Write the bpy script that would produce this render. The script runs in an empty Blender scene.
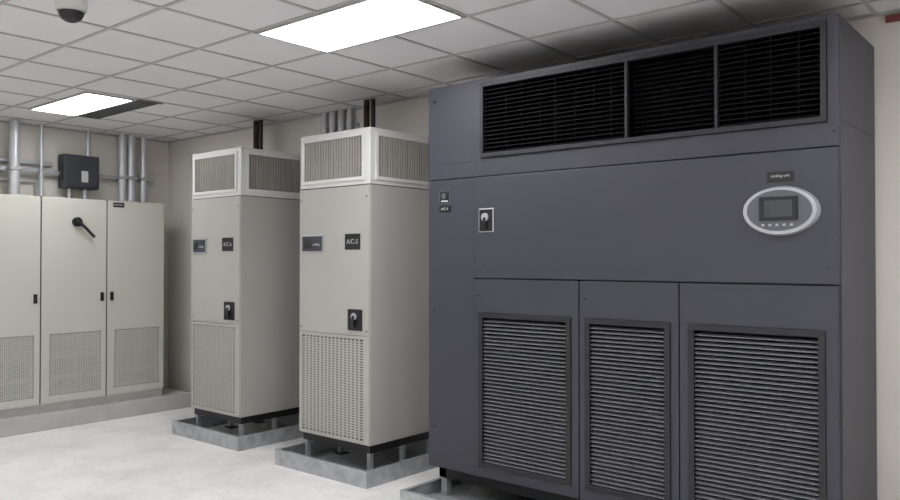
import bpy, math, random
from mathutils import Matrix, Vector
random.seed(3)
sc=bpy.context.scene
try:
    sc.view_settings.view_transform='Standard'; sc.view_settings.look='None'
except Exception: pass

# ---------------------------------------------------------------- materials
def srgb(r,g,b):
    f=lambda c:(c/255/12.92) if c/255<=0.04045 else ((c/255+0.055)/1.055)**2.4
    return (f(r),f(g),f(b),1)
def mat(name,rgb,rough=0.5,metal=0.0,var=0.0,vscale=4.0,bump=0.0,bscale=150.0,spec=0.5,emit=None,estr=0):
    m=bpy.data.materials.new(name); m.use_nodes=True
    n=m.node_tree.nodes; l=m.node_tree.links; b=n['Principled BSDF']
    c=srgb(*rgb); b.inputs['Base Color'].default_value=c
    b.inputs['Roughness'].default_value=rough; b.inputs['Metallic'].default_value=metal
    b.inputs['Specular IOR Level'].default_value=spec
    tc=n.new('ShaderNodeTexCoord')
    if var>0:
        t=n.new('ShaderNodeTexNoise'); t.inputs['Scale'].default_value=vscale; t.inputs['Detail'].default_value=6
        l.new(tc.outputs['Object'],t.inputs['Vector'])
        r=n.new('ShaderNodeValToRGB')
        r.color_ramp.elements[0].position=0.3; r.color_ramp.elements[1].position=0.7
        r.color_ramp.elements[0].color=(c[0]*(1-var),c[1]*(1-var),c[2]*(1-var),1)
        r.color_ramp.elements[1].color=(min(1,c[0]*(1+var)),min(1,c[1]*(1+var)),min(1,c[2]*(1+var)),1)
        l.new(t.outputs['Fac'],r.inputs['Fac']); l.new(r.outputs['Color'],b.inputs['Base Color'])
    if bump>0:
        t2=n.new('ShaderNodeTexNoise'); t2.inputs['Scale'].default_value=bscale; t2.inputs['Detail'].default_value=3
        l.new(tc.outputs['Object'],t2.inputs['Vector'])
        bp=n.new('ShaderNodeBump'); bp.inputs['Strength'].default_value=bump; bp.inputs['Distance'].default_value=0.002
        l.new(t2.outputs['Fac'],bp.inputs['Height']); l.new(bp.outputs['Normal'],b.inputs['Normal'])
    if emit:
        b.inputs['Emission Color'].default_value=srgb(*emit); b.inputs['Emission Strength'].default_value=estr
    return m
M={}
M['slate']=mat('slate_blue_powder_coat',(54,55,64),0.48,0,0.03,2,0.15,300)
M['slate_d']=mat('slate_dark_frame',(29,30,35),0.5,0,0.02,3)
M['black']=mat('black_interior',(6,6,8),0.8,0,0.02,3,spec=0.2)
M['blk_pl']=mat('black_plastic',(22,22,25),0.4,0,0.02,6)
M['blade']=mat('dark_blade',(17,17,20),0.6,0,0.02,3,spec=0.2)
M['slat']=mat('filter_slat_metal',(110,111,117),0.5,0.2,0.05,8)
M['beige']=mat('warm_grey_enamel',(170,169,163),0.45,0,0.02,2,0.1,300)
M['beige_l']=mat('pale_frame_enamel',(208,208,205),0.45,0,0.02,3)
M['fin']=mat('plenum_fin',(172,168,162),0.5,0.2,0.06,10)
M['recess']=mat('recess_brown',(58,55,52),0.8,0,0.05,5)
M['perf']=mat('perforated_steel',(170,169,163),0.5,0,0.02,3)
M['cab']=mat('switchgear_enamel',(188,189,180),0.45,0,0.02,2,0.08,300)
M['cab_back']=mat('switchgear_backing',(120,120,115),0.8,0,0.2,7)
M['cab_dark']=mat('switchgear_equipment',(62,62,60),0.8,0,0.3,12)
M['galv']=mat('galvanised_steel',(172,175,178),0.38,0.5,0.2,14,0.1,60)
M['conduit']=mat('conduit_steel',(196,198,202),0.35,0.35,0.08,9)
M['plinth']=mat('plinth_paint',(180,180,178),0.7,0,0.08,5)
M['wall']=mat('wall_paint',(214,209,203),0.8,0,0.03,1.2,0.25,180)
M['base']=mat('baseboard_vinyl',(70,68,68),0.6,0,0.05,4)
M['silver']=mat('silver_plastic',(172,174,180),0.3,0.3,0.03,6)
M['face']=mat('controller_grey_face',(84,86,93),0.4,0,0.03,6)
M['lcd']=mat('lcd_glass',(32,34,38),0.15,0,0.1,30)
M['lcd2']=mat('lcd_screen',(60,64,68),0.2,0,0.1,30)
M['txt']=mat('label_white_ink',(190,190,190),0.6,0,0.02,5)
M['lbl']=mat('label_black',(18,18,20),0.5,0,0.02,5)
M['box']=mat('enclosure_dark',(52,54,62),0.5,0,0.05,5)
M['brown']=mat('insulation_brown',(60,50,34),0.8,0,0.15,20)
M['red']=mat('sign_red',(120,60,55),0.5,0,0.05,8)
M['tbar']=mat('ceiling_grid_paint',(172,172,172),0.5,0,0.02,3)
M['vent']=mat('vent_grey',(95,97,100),0.5,0,0.05,5)
M['diff']=mat('light_diffuser',(255,255,255),0.5,emit=(250,250,252),estr=17)
M['tile']=mat('ceiling_tile',(216,216,217),0.9,0,0.03,1.5,0.5,120)
def floor_mat():
    m=bpy.data.materials.new('floor_sealed_concrete'); m.use_nodes=True
    n=m.node_tree.nodes; l=m.node_tree.links; b=n['Principled BSDF']
    tc=n.new('ShaderNodeTexCoord')
    t=n.new('ShaderNodeTexNoise'); t.inputs['Scale'].default_value=1.6; t.inputs['Detail'].default_value=9; t.inputs['Roughness'].default_value=0.65
    l.new(tc.outputs['Object'],t.inputs['Vector'])
    r=n.new('ShaderNodeValToRGB'); e=r.color_ramp.elements
    e[0].position=0.34; e[0].color=srgb(222,220,220); e[1].position=0.56; e[1].color=srgb(243,241,239)
    l.new(t.outputs['Fac'],r.inputs['Fac'])
    t3=n.new('ShaderNodeTexNoise'); t3.inputs['Scale'].default_value=22; t3.inputs['Detail'].default_value=8
    l.new(tc.outputs['Object'],t3.inputs['Vector'])
    r3=n.new('ShaderNodeValToRGB'); e=r3.color_ramp.elements
    e[0].position=0.33; e[0].color=(0.74,0.74,0.75,1); e[1].position=0.46; e[1].color=(1,1,1,1)
    l.new(t3.outputs['Fac'],r3.inputs['Fac'])
    mx=n.new('ShaderNodeMix'); mx.data_type='RGBA'; mx.blend_type='MULTIPLY'; mx.inputs['Factor'].default_value=0.45
    l.new(r.outputs['Color'],mx.inputs['A']); l.new(r3.outputs['Color'],mx.inputs['B'])
    l.new(mx.outputs['Result'],b.inputs['Base Color'])
    b.inputs['Roughness'].default_value=0.3
    bp=n.new('ShaderNodeBump'); bp.inputs['Strength'].default_value=0.12; bp.inputs['Distance'].default_value=0.002
    l.new(t3.outputs['Fac'],bp.inputs['Height']); l.new(bp.outputs['Normal'],b.inputs['Normal'])
    return m
M['floor']=floor_mat()

# ---------------------------------------------------------------- helpers
COL=sc.collection
def empty(name):
    o=bpy.data.objects.new(name,None); COL.objects.link(o); o.empty_display_size=0.2; return o
def mesh_obj(name,verts,faces,m,parent=None,bevel=0,smooth=False):
    me=bpy.data.meshes.new(name); me.from_pydata(verts,[],faces); me.update()
    me.materials.append(M[m]); o=bpy.data.objects.new(name,me); COL.objects.link(o)
    if parent: o.parent=parent
    if smooth:
        for p in me.polygons: p.use_smooth=True
    if bevel:
        md=o.modifiers.new('bevel','BEVEL'); md.width=bevel; md.segments=2; md.limit_method='ANGLE'
    return o
BF=[(0,3,2,1),(4,5,6,7),(0,1,5,4),(1,2,6,5),(2,3,7,6),(3,0,4,7)]
def bv(x0,x1,y0,y1,z0,z1):
    if x0>x1:x0,x1=x1,x0
    if y0>y1:y0,y1=y1,y0
    if z0>z1:z0,z1=z1,z0
    return [(x0,y0,z0),(x1,y0,z0),(x1,y1,z0),(x0,y1,z0),(x0,y0,z1),(x1,y0,z1),(x1,y1,z1),(x0,y1,z1)]
def boxes(name,lst,m,parent=None,bevel=0):
    V=[];F=[]
    for b in lst:
        k=len(V)
        V+= bv(*b) if not isinstance(b[0],tuple) else list(b)
        F+=[tuple(i+k for i in f) for f in BF]
    return mesh_obj(name,V,F,m,parent,bevel)
def box(name,x0,x1,y0,y1,z0,z1,m,parent=None,bevel=0):
    return boxes(name,[(x0,x1,y0,y1,z0,z1)],m,parent,bevel)
def frame(name,x0,x1,y0,y1,z0,z1,w,m,parent,bevel=0.002):
    if y0>y1:y0,y1=y1,y0
    return boxes(name,[(x0,x1,y0,y1,z0,z0+w),(x0,x1,y0,y1,z1-w,z1),(x0,x1,y0,y0+w,z0+w,z1-w),(x0,x1,y1-w,y1,z0+w,z1-w)],m,parent,bevel)
def tube(name,pts,r,m,parent=None,seg=16):
    cu=bpy.data.curves.new(name,'CURVE'); cu.dimensions='3D'; cu.bevel_depth=r; cu.bevel_resolution=4; cu.use_fill_caps=True
    s=cu.splines.new('POLY'); s.points.add(len(pts)-1)
    for i,p in enumerate(pts): s.points[i].co=(*p,1)
    tmp=bpy.data.objects.new(name+'_c',cu); COL.objects.link(tmp)
    dg=bpy.context.evaluated_depsgraph_get(); dg.update()
    me=bpy.data.meshes.new_from_object(tmp.evaluated_get(dg)); me.name=name
    bpy.data.objects.remove(tmp); me.materials.clear(); me.materials.append(M[m])
    for p in me.polygons: p.use_smooth=True
    o=bpy.data.objects.new(name,me); COL.objects.link(o)
    if parent:o.parent=parent
    return o
def text(name,s,loc,size,m,parent,face='-X'):
    cu=bpy.data.curves.new(name,'FONT'); cu.body=s; cu.size=size; cu.extrude=0.0006; cu.align_x='CENTER'; cu.align_y='CENTER'
    tmp=bpy.data.objects.new(name+'_c',cu); COL.objects.link(tmp)
    dg=bpy.context.evaluated_depsgraph_get(); dg.update()
    me=bpy.data.meshes.new_from_object(tmp.evaluated_get(dg)); me.name=name
    bpy.data.objects.remove(tmp); me.materials.clear(); me.materials.append(M[m])
    R=Matrix(((0,0,-1,loc[0]),(-1,0,0,loc[1]),(0,1,0,loc[2]),(0,0,0,1))) if face=='-X' else Matrix(((1,0,0,loc[0]),(0,0,-1,loc[1]),(0,1,0,loc[2]),(0,0,0,1)))
    me.transform(R)
    o=bpy.data.objects.new(name,me); COL.objects.link(o); o.parent=parent; return o
def ellipse(name,x0,x1,yc,zc,ry,rz,m,parent,seg=48,bevel=0,x_in=None):
    V=[];F=[]
    for x,k in ((x1,1),(x0,1 if x_in is None else x_in)):
        for i in range(seg):
            a=2*math.pi*i/seg; V.append((x,yc+ry*k*math.cos(a),zc+rz*k*math.sin(a)))
    for i in range(seg):
        j=(i+1)%seg; F.append((i,j,seg+j,seg+i))
    F.append(tuple(range(seg))[::-1]); F.append(tuple(range(seg,2*seg)))
    return mesh_obj(name,V,F,m,parent,bevel)

# ---------------------------------------------------------------- room
C=3.08; XW=5.0; YW=8.6; X0=-3.0; Y0=-3.0
box('floor',X0,XW,Y0,YW,-0.1,0,'floor')
box('wall_right',XW,XW+.12,Y0-.12,YW+.12,0,C+.1,'wall')
box('wall_back',X0-.12,XW,YW,YW+.12,0,C+.1,'wall')
box('wall_left',X0-.12,X0,Y0-.12,YW,0,C+.1,'wall')
box('wall_front',X0,XW,Y0-.12,Y0,0,C+.1,'wall')
box('baseboard_right',XW-.015,XW,Y0,YW-.02,0,.11,'base')
box('baseboard_back',X0,XW-.015,YW-.015,YW,0,.11,'base')
box('ceiling',X0,XW,Y0,YW,C+.006,C+.1,'tile')
grid=[]
gx=[2.91+.61*k for k in range(-9,4)]; gy=[2.81+.61*k for k in range(-9,10)]
for x in gx: grid.append((x-.012,x+.012,Y0,YW,C,C+.007))
for y in gy:
    if y<YW: grid.append((X0,XW,y-.012,y+.012,C-.0005,C+.0065))
g=boxes('ceiling_grid_bars',grid,'tbar',bpy.data.objects['ceiling'])
boxes('trim_1',[(XW-.02,XW,Y0,YW,C-.012,C+.006),(X0,XW,YW-.02,YW,C-.012,C+.006)],'tbar')

def fixture(xc,yc,w=.55,l=1.17):
    e=empty('recessed_ceiling_light')
    boxes('housing_rim',[(xc-w/2-.025,xc+w/2+.025,yc-l/2-.02,yc-l/2,C-.008,C+.006),(xc-w/2-.025,xc+w/2+.025,yc+l/2,yc+l/2+.02,C-.008,C+.006),
       (xc-w/2-.025,xc-w/2,yc-l/2,yc+l/2,C-.008,C+.006),(xc+w/2,xc+w/2+.025,yc-l/2,yc+l/2,C-.008,C+.006)],'tbar',e)
    box('diffuser_panel',xc-w/2,xc+w/2,yc-l/2,yc+l/2,C-.004,C+.004,'diff',e)
fixture(3.216,3.42); fixture(3.262,7.12,.40,1.12)
for fx,fy in ((.775,3.42),(.775,7.08),(2.0,.98),(3.216,-.24),(.775,-1.46),(-1.665,3.42),(-1.665,-.24)): fixture(fx,fy)  # unseen fixtures, several added out of view to brighten unit fronts and sides
e=empty('ceiling_vent_grille')
box('backing',3.50,3.70,6.5,7.66,C,C+.006,'black',e)
boxes('blades',[(3.50+.02*i,3.508+.02*i,6.5,7.66,C-.008,C+.004) for i in range(10)]+[(3.49,3.71,6.48,6.5,C-.01,C+.004),(3.49,3.71,7.66,7.68,C-.01,C+.004)],'vent',e)

e=empty('dome_security_camera')
def lathe(name,prof,xc,yc,m,parent,seg=32):
    V=[];F=[]
    for r,z in prof:
        for i in range(seg):
            a=2*math.pi*i/seg; V.append((xc+r*math.cos(a),yc+r*math.sin(a),z))
    for k in range(len(prof)-1):
        for i in range(seg):
            j=(i+1)%seg; F.append((k*seg+i,k*seg+j,(k+1)*seg+j,(k+1)*seg+i))
    F.append(tuple(range(seg))); F.append(tuple(range((len(prof)-1)*seg,len(prof)*seg))[::-1])
    return mesh_obj(name,V,F,m,parent,0,True)
lathe('mount_body',[(.08,C),(.08,C-.06),(.07,C-.075)],1.90,4.26,'beige_l',e)
lathe('smoked_dome',[(.064,C-.07),(.062,C-.09),(.05,C-.112),(.03,C-.125),(.006,C-.13)],1.90,4.26,'blk_pl',e)

# ---------------------------------------------------------------- big dark unit
U=empty('computer_room_air_conditioner')
XF=4.14; XB=4.94
ya,yb,yc_,yd,ye=3.659,3.241,2.431,1.795,.978
ZB,ZL,ZU,ZT=.214,1.541,2.225,2.88
# body core sits back behind the filter doors so the louvres have real depth
box('body',XF+.07,XB,ye+.004,ya-.004,ZB,2.33,'slate',U,.004)
boxes('body_front_posts',[(XF+.021,XF+.07,ye+.004,1.03,ZB,2.33),(XF+.021,XF+.07,1.755,1.83,ZB,2.33),(XF+.021,XF+.07,2.40,2.47,ZB,2.33),(XF+.021,XF+.07,3.21,ya-.004,ZB,2.33),
    (XF+.021,XF+.07,1.03,3.21,ZB,.27),(XF+.021,XF+.07,1.03,3.21,1.33,2.33)],'slate',U)
boxes('plenum_shell',[(XF+.0,XB,ye,1.03,2.33,ZT),(XF,XB,3.19,ya,2.33,ZT),(XF,XB,1.03,3.19,2.852,ZT),(XB-.02,XB,1.03,3.19,2.33,2.852)],'slate',U,.003)
box('plenum_lining',XB-.25,XB-.2,1.03,3.19,2.335,2.85,'black',U)
boxes('plenum_lining_sides',[(XF+.05,XB-.2,1.031,1.036,2.335,2.85),(XF+.05,XB-.2,3.184,3.189,2.335,2.85),(XF+.05,XB-.2,1.036,3.184,2.846,2.851)],'black',U)
box('plenum_lining_base',XF+.05,XB-.2,1.03,3.19,2.331,2.34,'black',U)
box('corner_panel',XF,XF+.02,yb+.004,ya,ZB,ZU-.003,'slate',U,.004)
box('upper_strip',XF+.001,XF+.02,ye,yb,ZU+.003,2.35,'slate',U,.003)
box('upper_strip_left',XF+.001,XF+.02,yb,ya,ZU+.003,2.35,'slate',U,.003)
box('control_panel_door',XF-.012,XF+.02,ye,yb-.003,ZL+.004,ZU-.003,'slate',U,.005)
frame('plenum_grille_frame',XF-.018,XF+.02,1.03,3.19,2.35,2.852,.028,'slate_d',U)
boxes('plenum_mullions',[(XF-.012,XF+.02,y-.009,y+.009,2.378,2.824) for y in (2.116,1.584)],'slate_d',U,.002)
bl=[]
for z in [2.385+.0275*i for i in range(16)]:
    for (p,q) in ((2.125,3.162),(1.058,1.575)):
        bl.append(((XF,p,z),(XF+.05,p,z+.016),(XF+.05,q,z+.016),(XF,q,z),(XF,p,z+.003),(XF+.05,p,z+.019),(XF+.05,q,z+.019),(XF,q,z+.003)))
boxes('plenum_blades',bl,'blade',U)
bl=[]
for z in [2.385+.0275*i for i in range(16)]:
    bl.append(((XF+.06,1.593,z),(XF+.10,1.593,z+.02),(XF+.10,2.107,z+.02),(XF+.06,2.107,z),(XF+.06,1.593,z+.003),(XF+.10,1.593,z+.023),(XF+.10,2.107,z+.023),(XF+.06,2.107,z+.003)))
boxes('plenum_blades_inner',bl,'blade',U)
boxes('plenum_blade_stiffeners',[(XF+.06,XF+.07,y-.004,y+.004,2.36,2.85) for y in (3.03,2.9,2.76,2.5,2.37,2.25,1.45,1.32,1.18)]+[(XF+.051,XF+.07,2.628,2.644,2.36,2.85)],'slate_d',U)
for nm,(p,q),(gp,gq) in (('filter_door_a',(yc_,yb),(2.486,3.198)),('filter_door_b',(yd,yc_),(1.846,2.388)),('filter_door_c',(ye,yd),(1.040,1.741))):
    z0,z1=.285,1.316
    boxes(nm,[(XF-.012,XF+.02,p+.004,q-.004,ZB+.004,z0),(XF-.012,XF+.02,p+.004,q-.004,z1,ZL-.004),
        (XF-.012,XF+.02,p+.004,gp,z0,z1),(XF-.012,XF+.02,gq,q-.004,z0,z1)],'slate',U,.0015)
    frame(nm+'_frame',XF-.022,XF+.02,gp,gq,z0,z1,.034,'slate_d',U)
    box(nm+'_recess',XF+.062,XF+.068,gp+.0,gq-.0,z0,z1,'black',U)
    sl=[]
    n=38; dz=(z1-z0-.075)/n
    for i in range(n):
        z=z0+.037+dz*i
        sl.append(((XF-.008,gp+.03,z),(XF+.022,gp+.03,z+.012),(XF+.022,gq-.03,z+.012),(XF-.008,gq-.03,z),(XF-.008,gp+.03,z+.0045),(XF+.022,gp+.03,z+.0145),(XF+.022,gq-.03,z+.0145),(XF-.008,gq-.03,z+.0045)))
    boxes(nm+'_slats',sl,'slat',U)
    k=int((gq-gp-.07)/.02)
    boxes(nm+'_mesh_wires',[(XF+.026,XF+.028,gp+.035+.02*j,gp+.0375+.02*j,z0+.034,z1-.034) for j in range(k)],'slate_d',U)
ellipse('controller_bezel',XF-.045,XF-.010,1.249,1.916,.192,.128,'silver',U,64,.004,x_in=.94)
ellipse('controller_inset',XF-.048,XF-.044,1.249,1.918,.160,.104,'face',U,64,.001)
box('controller_screen_frame',XF-.056,XF-.046,1.155,1.345,1.866,1.988,'lcd',U,.004)
box('controller_screen',XF-.058,XF-.055,1.18,1.32,1.885,1.970,'lcd2',U,.001)
boxes('controller_buttons',[(XF-.053,XF-.046,1.18+.035*i,1.194+.035*i,1.838,1.850) for i in range(5)],'silver',U,.002)
box('name_badge',XF-.018,XF-.011,1.185,1.315,2.068,2.118,'lbl',U,.002)
text('name_badge_text','cooling unit',(XF-.0185,1.25,2.096),.02,'txt',U)
box('latch_plate',XF-.022,XF-.011,3.070,3.195,1.850,2.01,'silver',U,.006)
box('latch_recess',XF-.024,XF-.021,3.078,3.187,1.858,2.002,'blk_pl',U,.004)
ellipse('latch_knob',XF-.04,XF-.024,3.133,1.95,.028,.028,'silver',U,24,.003)
box('latch_lever',XF-.042,XF-.024,3.12,3.146,1.87,1.95,'blk_pl',U,.005)
box('switch_plate',XF-.006,XF,3.455,3.555,2.055,2.150,'face',U,.002)
box('switch_plate_face',XF-.008,XF-.005,3.462,3.548,2.062,2.143,'lbl',U,.001)
ellipse('switch_knob',XF-.018,XF-.008,3.505,2.11,.02,.02,'face',U,20,.002)
box('switch_label',XF-.009,XF-.0075,3.475,3.535,2.07,2.08,'txt',U)
box('unit_number_tag',XF-.006,XF,3.455,3.555,2.000,2.042,'lbl',U,.001)
text('unit_number_text','A/C-4',(XF-.0065,3.505,2.021),.026,'txt',U)
for i,(y,z) in enumerate(((3.19,1.60),(1.03,1.62),(3.60,2.78),(3.60,.5),(3.60,1.3),(1.0,2.3),(3.21,1.43),(2.39,1.43))):
    ellipse('fastener_%d'%(i+1),XF-.018,XF,y,z,.006,.006,'blk_pl',U,12)
box('side_panel_upper',XF+.03,XB-.02,ye-.004,ye+.01,2.36,ZT-.02,'slate',U,.003)
box('side_panel_lower',XF+.022,XB-.02,ye-.004,ye+.01,ZB+.02,2.33,'slate',U,.003)
boxes('base_frame',[(XF+.06,XF+.12,ye+.05,ya-.05,.13,ZB),(XB-.12,XB-.06,ye+.05,ya-.05,.13,ZB),(XF+.06,XB-.06,ye+.05,ye+.11,.13,ZB),(XF+.06,XB-.06,ya-.11,ya-.05,.13,ZB)],'blk_pl',U)
boxes('feet',[(x,x+.05,y,y+.05,.005,.13) for x in (XF+.07,XB-.12) for y in (ye+.06,1.7,2.5,ya-.11)],'galv',U)

def pan(x0,x1,y0,y1,h=.12):
    e=empty('drip_pan'); t=.004
    box('pan_sheet',x0,x1,y0,y1,0,t,'galv',e)
    boxes('pan_rim',[(x0,x0+t,y0,y1,t,h),(x1-t,x1,y0,y1,t,h),(x0+t,x1-t,y0,y0+t,t,h),(x0+t,x1-t,y1-t,y1,t,h),
       (x0,x0+.03,y0,y1,h,h+t),(x1-.02,x1,y0,y1,h,h+t),(x0+.03,x1-.02,y0,y0+.03,h,h+t),(x0+.03,x1-.02,y1-.03,y1,h,h+t)],'galv',e)
    return e
pan(3.87,4.985,.8,3.68,.09)

# ---------------------------------------------------------------- slim units
def slim(y0,y1,label):
    E=empty('air_conditioner_cabinet')
    zb,zs,zt=.252,2.245,2.68
    xb=4.92
    box('body',XF,xb,y0,y1,zb,zs-.004,'beige',E,.006)
    box('body_seam',XF+.008,xb-.008,y0+.008,y1-.008,zs-.006,zs+.004,'recess',E)
    w=y1-y0
    boxes('plenum_shell',[(XF,xb,y0,y1,zs+.002,2.285),(XF,xb,y0,y1,2.645,zt),
        (XF,XF+.05,y0,y0+.06,2.285,2.645),(XF,xb,y1-.035,y1,2.285,2.645),(xb-.05,xb,y0,y1,2.285,2.645)],'beige_l',E,.003)
    box('plenum_core',XF+.05,xb-.05,y0+.05,y1-.04,2.285,2.645,'recess',E)
    frame('front_grille_frame',XF-.012,XF+.01,y0+.055,y1-.03,2.28,2.65,.028,'beige_l',E)
    n=22; a=y0+.085; b=y1-.06
    boxes('front_grille_fins',[(XF-.004,XF+.035,a+(b-a)*i/n,a+(b-a)*i/n+.011,2.305,2.625) for i in range(n+1)],'fin',E)
    A=XF+.05;B=xb-.05
    boxes('side_grille_frame',[(A,B,y0-.012,y0+.01,2.28,2.308),(A,B,y0-.012,y0+.01,2.622,2.65),(A,A+.028,y0-.012,y0+.01,2.308,2.622),(B-.028,B,y0-.012,y0+.01,2.308,2.622)],'beige_l',E,.002)
    boxes('side_grille_fins',[(A+.03+(B-A-.06)*i/22,A+.041+(B-A-.06)*i/22,y0-.004,y0+.035,2.305,2.625) for i in range(23)],'fin',E)
    boxes('front_panel',[(XF-.010,XF,y0+.004,y1-.004,1.085,zs-.01),(XF-.010,XF,y0+.004,y0+.07,zb+.006,1.079),(XF-.010,XF,y1-.035,y1-.004,zb+.006,1.079),
        (XF-.010,XF,y0+.07,y1-.035,1.055,1.079),(XF-.010,XF,y0+.07,y1-.035,zb+.006,.285)],'beige',E,.002)
    g0,g1=y0+.07,y1-.035
    box('return_grille_backing',XF-.002,XF+.001,g0,g1,.285,1.055,'recess',E)
    nb=16
    boxes('return_grille_columns',[(XF-.008,XF-.001,g0+(g1-g0)*i/nb-.010,g0+(g1-g0)*i/nb+.010,.285,1.055) for i in range(1,nb)],'perf',E)
    nr=38
    boxes('return_grille_rows',[(XF-.0075,XF-.001,g0,g1,.285+.77*i/nr-.0058,.285+.77*i/nr+.0058) for i in range(1,nr)],'perf',E)
    box('display_plate',XF-.020,XF-.009,y0+.52,y1-.04,1.725,1.868,'silver',E,.003)
    box('display_face',XF-.023,XF-.019,y0+.532,y1-.052,1.737,1.856,'box',E,.001)
    box('display_window',XF-.025,XF-.022,y0+.66,y1-.075,1.765,1.835,'lcd',E,.001)
    text('display_text','cooling',(XF-.0235,y0+.60,1.79),.028,'txt',E)
    box('unit_label',XF-.014,XF-.009,y0+.10,y0+.27,1.745,1.868,'lbl',E,.001)
    text('unit_label_text',label,(XF-.0145,y0+.185,1.806),.052,'txt',E)
    box('latch_plate',XF-.018,XF-.009,y0+.075,y0+.235,1.12,1.285,'blk_pl',E,.006)
    ellipse('latch_knob',XF-.034,XF-.018,y0+.155,1.23,.028,.028,'silver',E,24,.004)
    box('latch_lever',XF-.040,XF-.020,y0+.142,y0+.168,1.145,1.235,'blk_pl',E,.004)
    for i,(y,z) in enumerate(((y0+.03,2.15),(y1-.03,2.15),(y0+.03,1.12),(y1-.03,1.12))):
        ellipse('fastener_%d'%(i+1),XF-.014,XF-.009,y,z,.006,.006,'recess',E,12)
    boxes('floor_stand',[(XF+.02,XF+.07,y0+.02,y1-.02,.19,zb),(xb-.07,xb-.02,y0+.02,y1-.02,.19,zb),(XF+.07,xb-.07,y0+.02,y0+.06,.19,zb),(XF+.07,xb-.07,y1-.06,y1-.02,.19,zb)],'blk_pl',E)
    boxes('stand_legs',[(x,x+.035,y,y+.035,.006,.19) for x in (XF+.03,(XF+xb)/2,xb-.07) for y in (y0+.03,y1-.065)],'galv',E)
    boxes('stand_feet',[(x-.03,x+.065,y-.03,y+.065,.004,.014) for x in (XF+.03,(XF+xb)/2,xb-.07) for y in (y0+.04,y1-.075)],'blk_pl',E)
    yy=y1-.10
    tube('line_set_a',[(4.80,yy,zt-.01),(4.80,yy,C)],.028,'brown',E)
    tube('line_set_b',[(4.80,yy-.08,zt-.01),(4.80,yy-.08,C)],.022,'blk_pl',E)
    return E
slim(4.25,5.076,'A/C-5')
slim(5.905,6.69,'A/C-6')
pan(3.96,4.985,4.10,5.17); pan(4.02,4.985,5.76,6.83)

e=empty('wall_conduit_bank')
for i,y in enumerate((5.72,5.60,5.48,5.36)):
    tube('conduit_%d'%(i+1),[(4.955,y,.12),(4.955,y,C)],.032,'conduit',e)
boxes('strut_channel',[(4.975,5.0,5.28,5.80,2.9,2.94),(4.975,5.0,5.28,5.80,1.4,1.44)],'galv',e)
e=empty('refrigerant_pipe')
tube('pipe_run',[(4.6,3.15,2.882),(4.6,3.15,2.97),(4.6,2.6,2.97),(4.85,2.6,2.97),(4.85,2.6,C)],.03,'blk_pl',e)

# ---------------------------------------------------------------- electrical cabinets
YC=7.97
def cabinet(x0,x1,handle=False,latch='R'):
    E=empty('electrical_cabinet')
    zb,zt=.248,2.29
    box('carcass',x0,x1,YC+.02,8.5,zb-.02,zt,'cab',E,.004)
    p0,p1=x0+.085,x1-.06; g0,g1=.32,.93
    y0,y1=YC-.004,YC+.02
    boxes('door',[(x0+.005,x1-.005,y0,y1,g1,zt-.012),(x0+.005,x1-.005,y0,y1,zb,g0),(x0+.005,p0,y0,y1,g0,g1),(p1,x1-.005,y0,y1,g0,g1)],'cab',E,.0015)
    box('vent_backing',p0,p1,YC+.014,YC+.019,g0,g1,'cab_back',E)
    boxes('vent_equipment',[(p0+.05,(p0+p1)/2-.02,YC+.010,YC+.014,g0+.20,g0+.36),((p0+p1)/2+.02,p1-.05,YC+.010,YC+.014,g0+.20,g0+.36),(p0+.05,p1-.05,YC+.010,YC+.014,g0+.05,g0+.15)],'cab_dark',E)  # dark rectangles added to stand for equipment showing through the mesh
    n=30;r=36
    boxes('vent_mesh_v',[(p0+(p1-p0)*i/n-.0038,p0+(p1-p0)*i/n+.0038,YC,YC+.006,g0,g1) for i in range(1,n)],'cab',E)
    boxes('vent_mesh_h',[(p0,p1,YC+.001,YC+.007,g0+(g1-g0)*i/r-.0038,g0+(g1-g0)*i/r+.0038) for i in range(1,r)],'cab',E)
    boxes('hinge_seam',[(x0-.002,x0+.005,YC+.004,YC+.02,zb,zt)],'recess',E)
    lx=x1-.05 if latch=='R' else x0+.05
    box('latch',lx-.018,lx+.018,YC-.014,YC-.003,1.24,1.33,'blk_pl',E,.004)
    if handle:
        hx,hz=x0+.34,2.05
        V=[];F=[];seg=24
        for y,r_ in ((YC-.003,.045),(YC-.04,.045)):
            for i in range(seg):
                a=2*math.pi*i/seg; V.append((hx+r_*math.cos(a),y,hz+r_*math.sin(a)))
        for i in range(seg):
            j=(i+1)%seg; F.append((i,j,seg+j,seg+i))
        F.append(tuple(range(seg))); F.append(tuple(range(seg,2*seg))[::-1])
        mesh_obj('handle_hub',V,F,'blk_pl',E,.003)
        tube('handle_lever',[(hx-.02,YC-.055,hz+.02),(hx+.06,YC-.06,hz-.05),(hx+.16,YC-.06,hz-.15)],.015,'blk_pl',E)
        box('handle_spindle',hx-.015,hx+.015,YC-.06,YC-.03,hz-.015,hz+.015,'blk_pl',E)
    return E
cabinet(1.32,1.967); cabinet(1.97,2.62); cabinet(2.623,3.275); cabinet(3.278,3.935,True); E=cabinet(3.938,4.585,False,'L')
box('rating_label',4.00,4.12,YC-.008,YC-.003,2.22,2.27,'lbl',E); text('rating_text','E-PANEL 2',(4.06,YC-.009,2.245),.022,'txt',E,'-Y')
pl=boxes('cabinet_plinth',[(1.2,4.9,YC-.06,8.55,0,.16)],'plinth',None,.006)
boxes('plinth_rail',[(1.32,4.585,YC+.03,8.48,.16,.228)],'plinth',pl)

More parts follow.
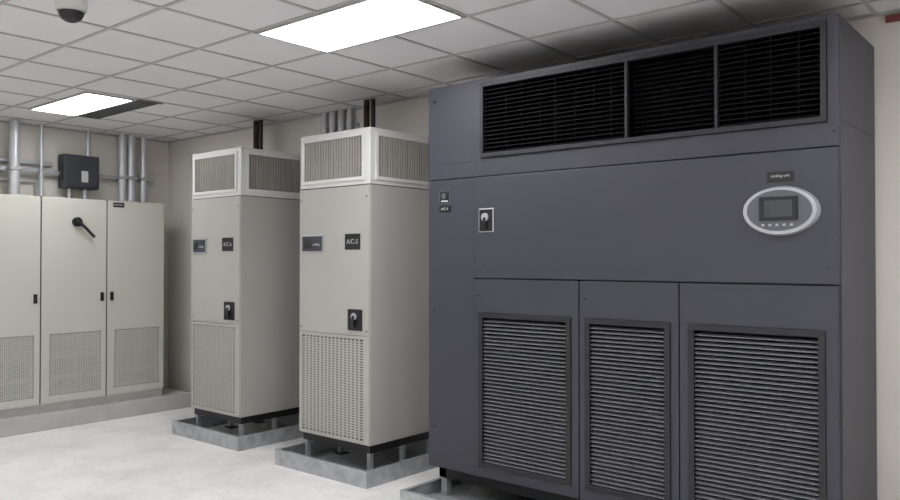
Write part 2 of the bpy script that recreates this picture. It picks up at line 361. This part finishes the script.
e=empty('disconnect_box')
box('enclosure',3.68,4.06,8.40,8.545,2.43,2.79,'box',e,.008)
box('enclosure_cover',3.695,4.045,8.385,8.405,2.445,2.775,'box',e,.006)
box('warning_label',3.86,3.93,8.382,8.386,2.50,2.62,'txt',e)
box('switch_lever',3.66,3.685,8.42,8.45,2.52,2.68,'blk_pl',e,.004)
tube('feed_conduit',[(3.98,8.5,2.79),(3.98,8.5,C)],.02,'conduit',e)
tube('drop_conduit_a',[(3.78,8.5,2.43),(3.78,8.5,2.291)],.022,'conduit',e)
tube('drop_conduit_b',[(3.95,8.5,2.43),(3.95,8.5,2.291)],.022,'conduit',e)
boxes('wall_brackets',[(3.72,3.76,8.545,8.6,2.56,2.61),(3.98,4.02,8.545,8.6,2.56,2.61)],'galv',e)
e=empty('electrical_conduit_run')
for i,(x,r) in enumerate(((3.20,.052),(4.33,.042),(4.435,.042),(4.58,.034),(3.46,.016),(2.6,.03))):
    tube('riser_%d'%(i+1),[(x,8.42,2.291),(x,8.42,C)],r,'conduit',e)
    boxes('riser_coupling_%d'%(i+1),[(x-r*1.3,x+r*1.3,8.42-r*1.3,8.42+r*1.3,2.291,2.33)],'galv',e,.008)
    boxes('riser_clamp_%d'%(i+1),[(x-r*1.2,x+r*1.2,8.42-r*1.2,8.475,2.572,2.608)],'galv',e,.006)
boxes('strut_channel_a',[(1.5,4.75,8.475,8.505,2.57,2.61)],'galv',e)
boxes('strut_standoffs',[(x,x+.04,8.505,8.6,2.57,2.61) for x in (1.6,2.4,3.1,4.2,4.68)],'galv',e)
tube('horizontal_pipe',[(1.5,8.545,2.68),(3.62,8.545,2.68)],.022,'conduit',e)
tube('horizontal_pipe_low',[(1.5,8.545,2.49),(3.46,8.545,2.49),(3.46,8.545,2.1)],.016,'conduit',e)
tube('end_riser',[(4.70,8.55,2.62),(4.70,8.55,2.0)],.016,'conduit',e)

e=empty('wall_sign')
box('sign_plate',4.985,4.999,.70,.93,3.02,3.06,'red',e,.002)

# ---------------------------------------------------------------- world + camera
w=bpy.data.worlds.new('world'); sc.world=w; w.use_nodes=True
w.node_tree.nodes['Background'].inputs[0].default_value=(.5,.52,.55,1); w.node_tree.nodes['Background'].inputs[1].default_value=.3
cd=bpy.data.cameras.new('camera'); cam=bpy.data.objects.new('camera',cd); COL.objects.link(cam)
cd.lens=31.1; cd.sensor_width=36; cd.clip_start=.05
a=math.radians(39.9);p=math.radians(.706)
d=Vector((math.cos(a)*math.cos(p),math.sin(a)*math.cos(p),math.sin(p)))
cam.location=(0,0,1.668); cam.rotation_euler=d.to_track_quat('-Z','Y').to_euler()
sc.camera=cam
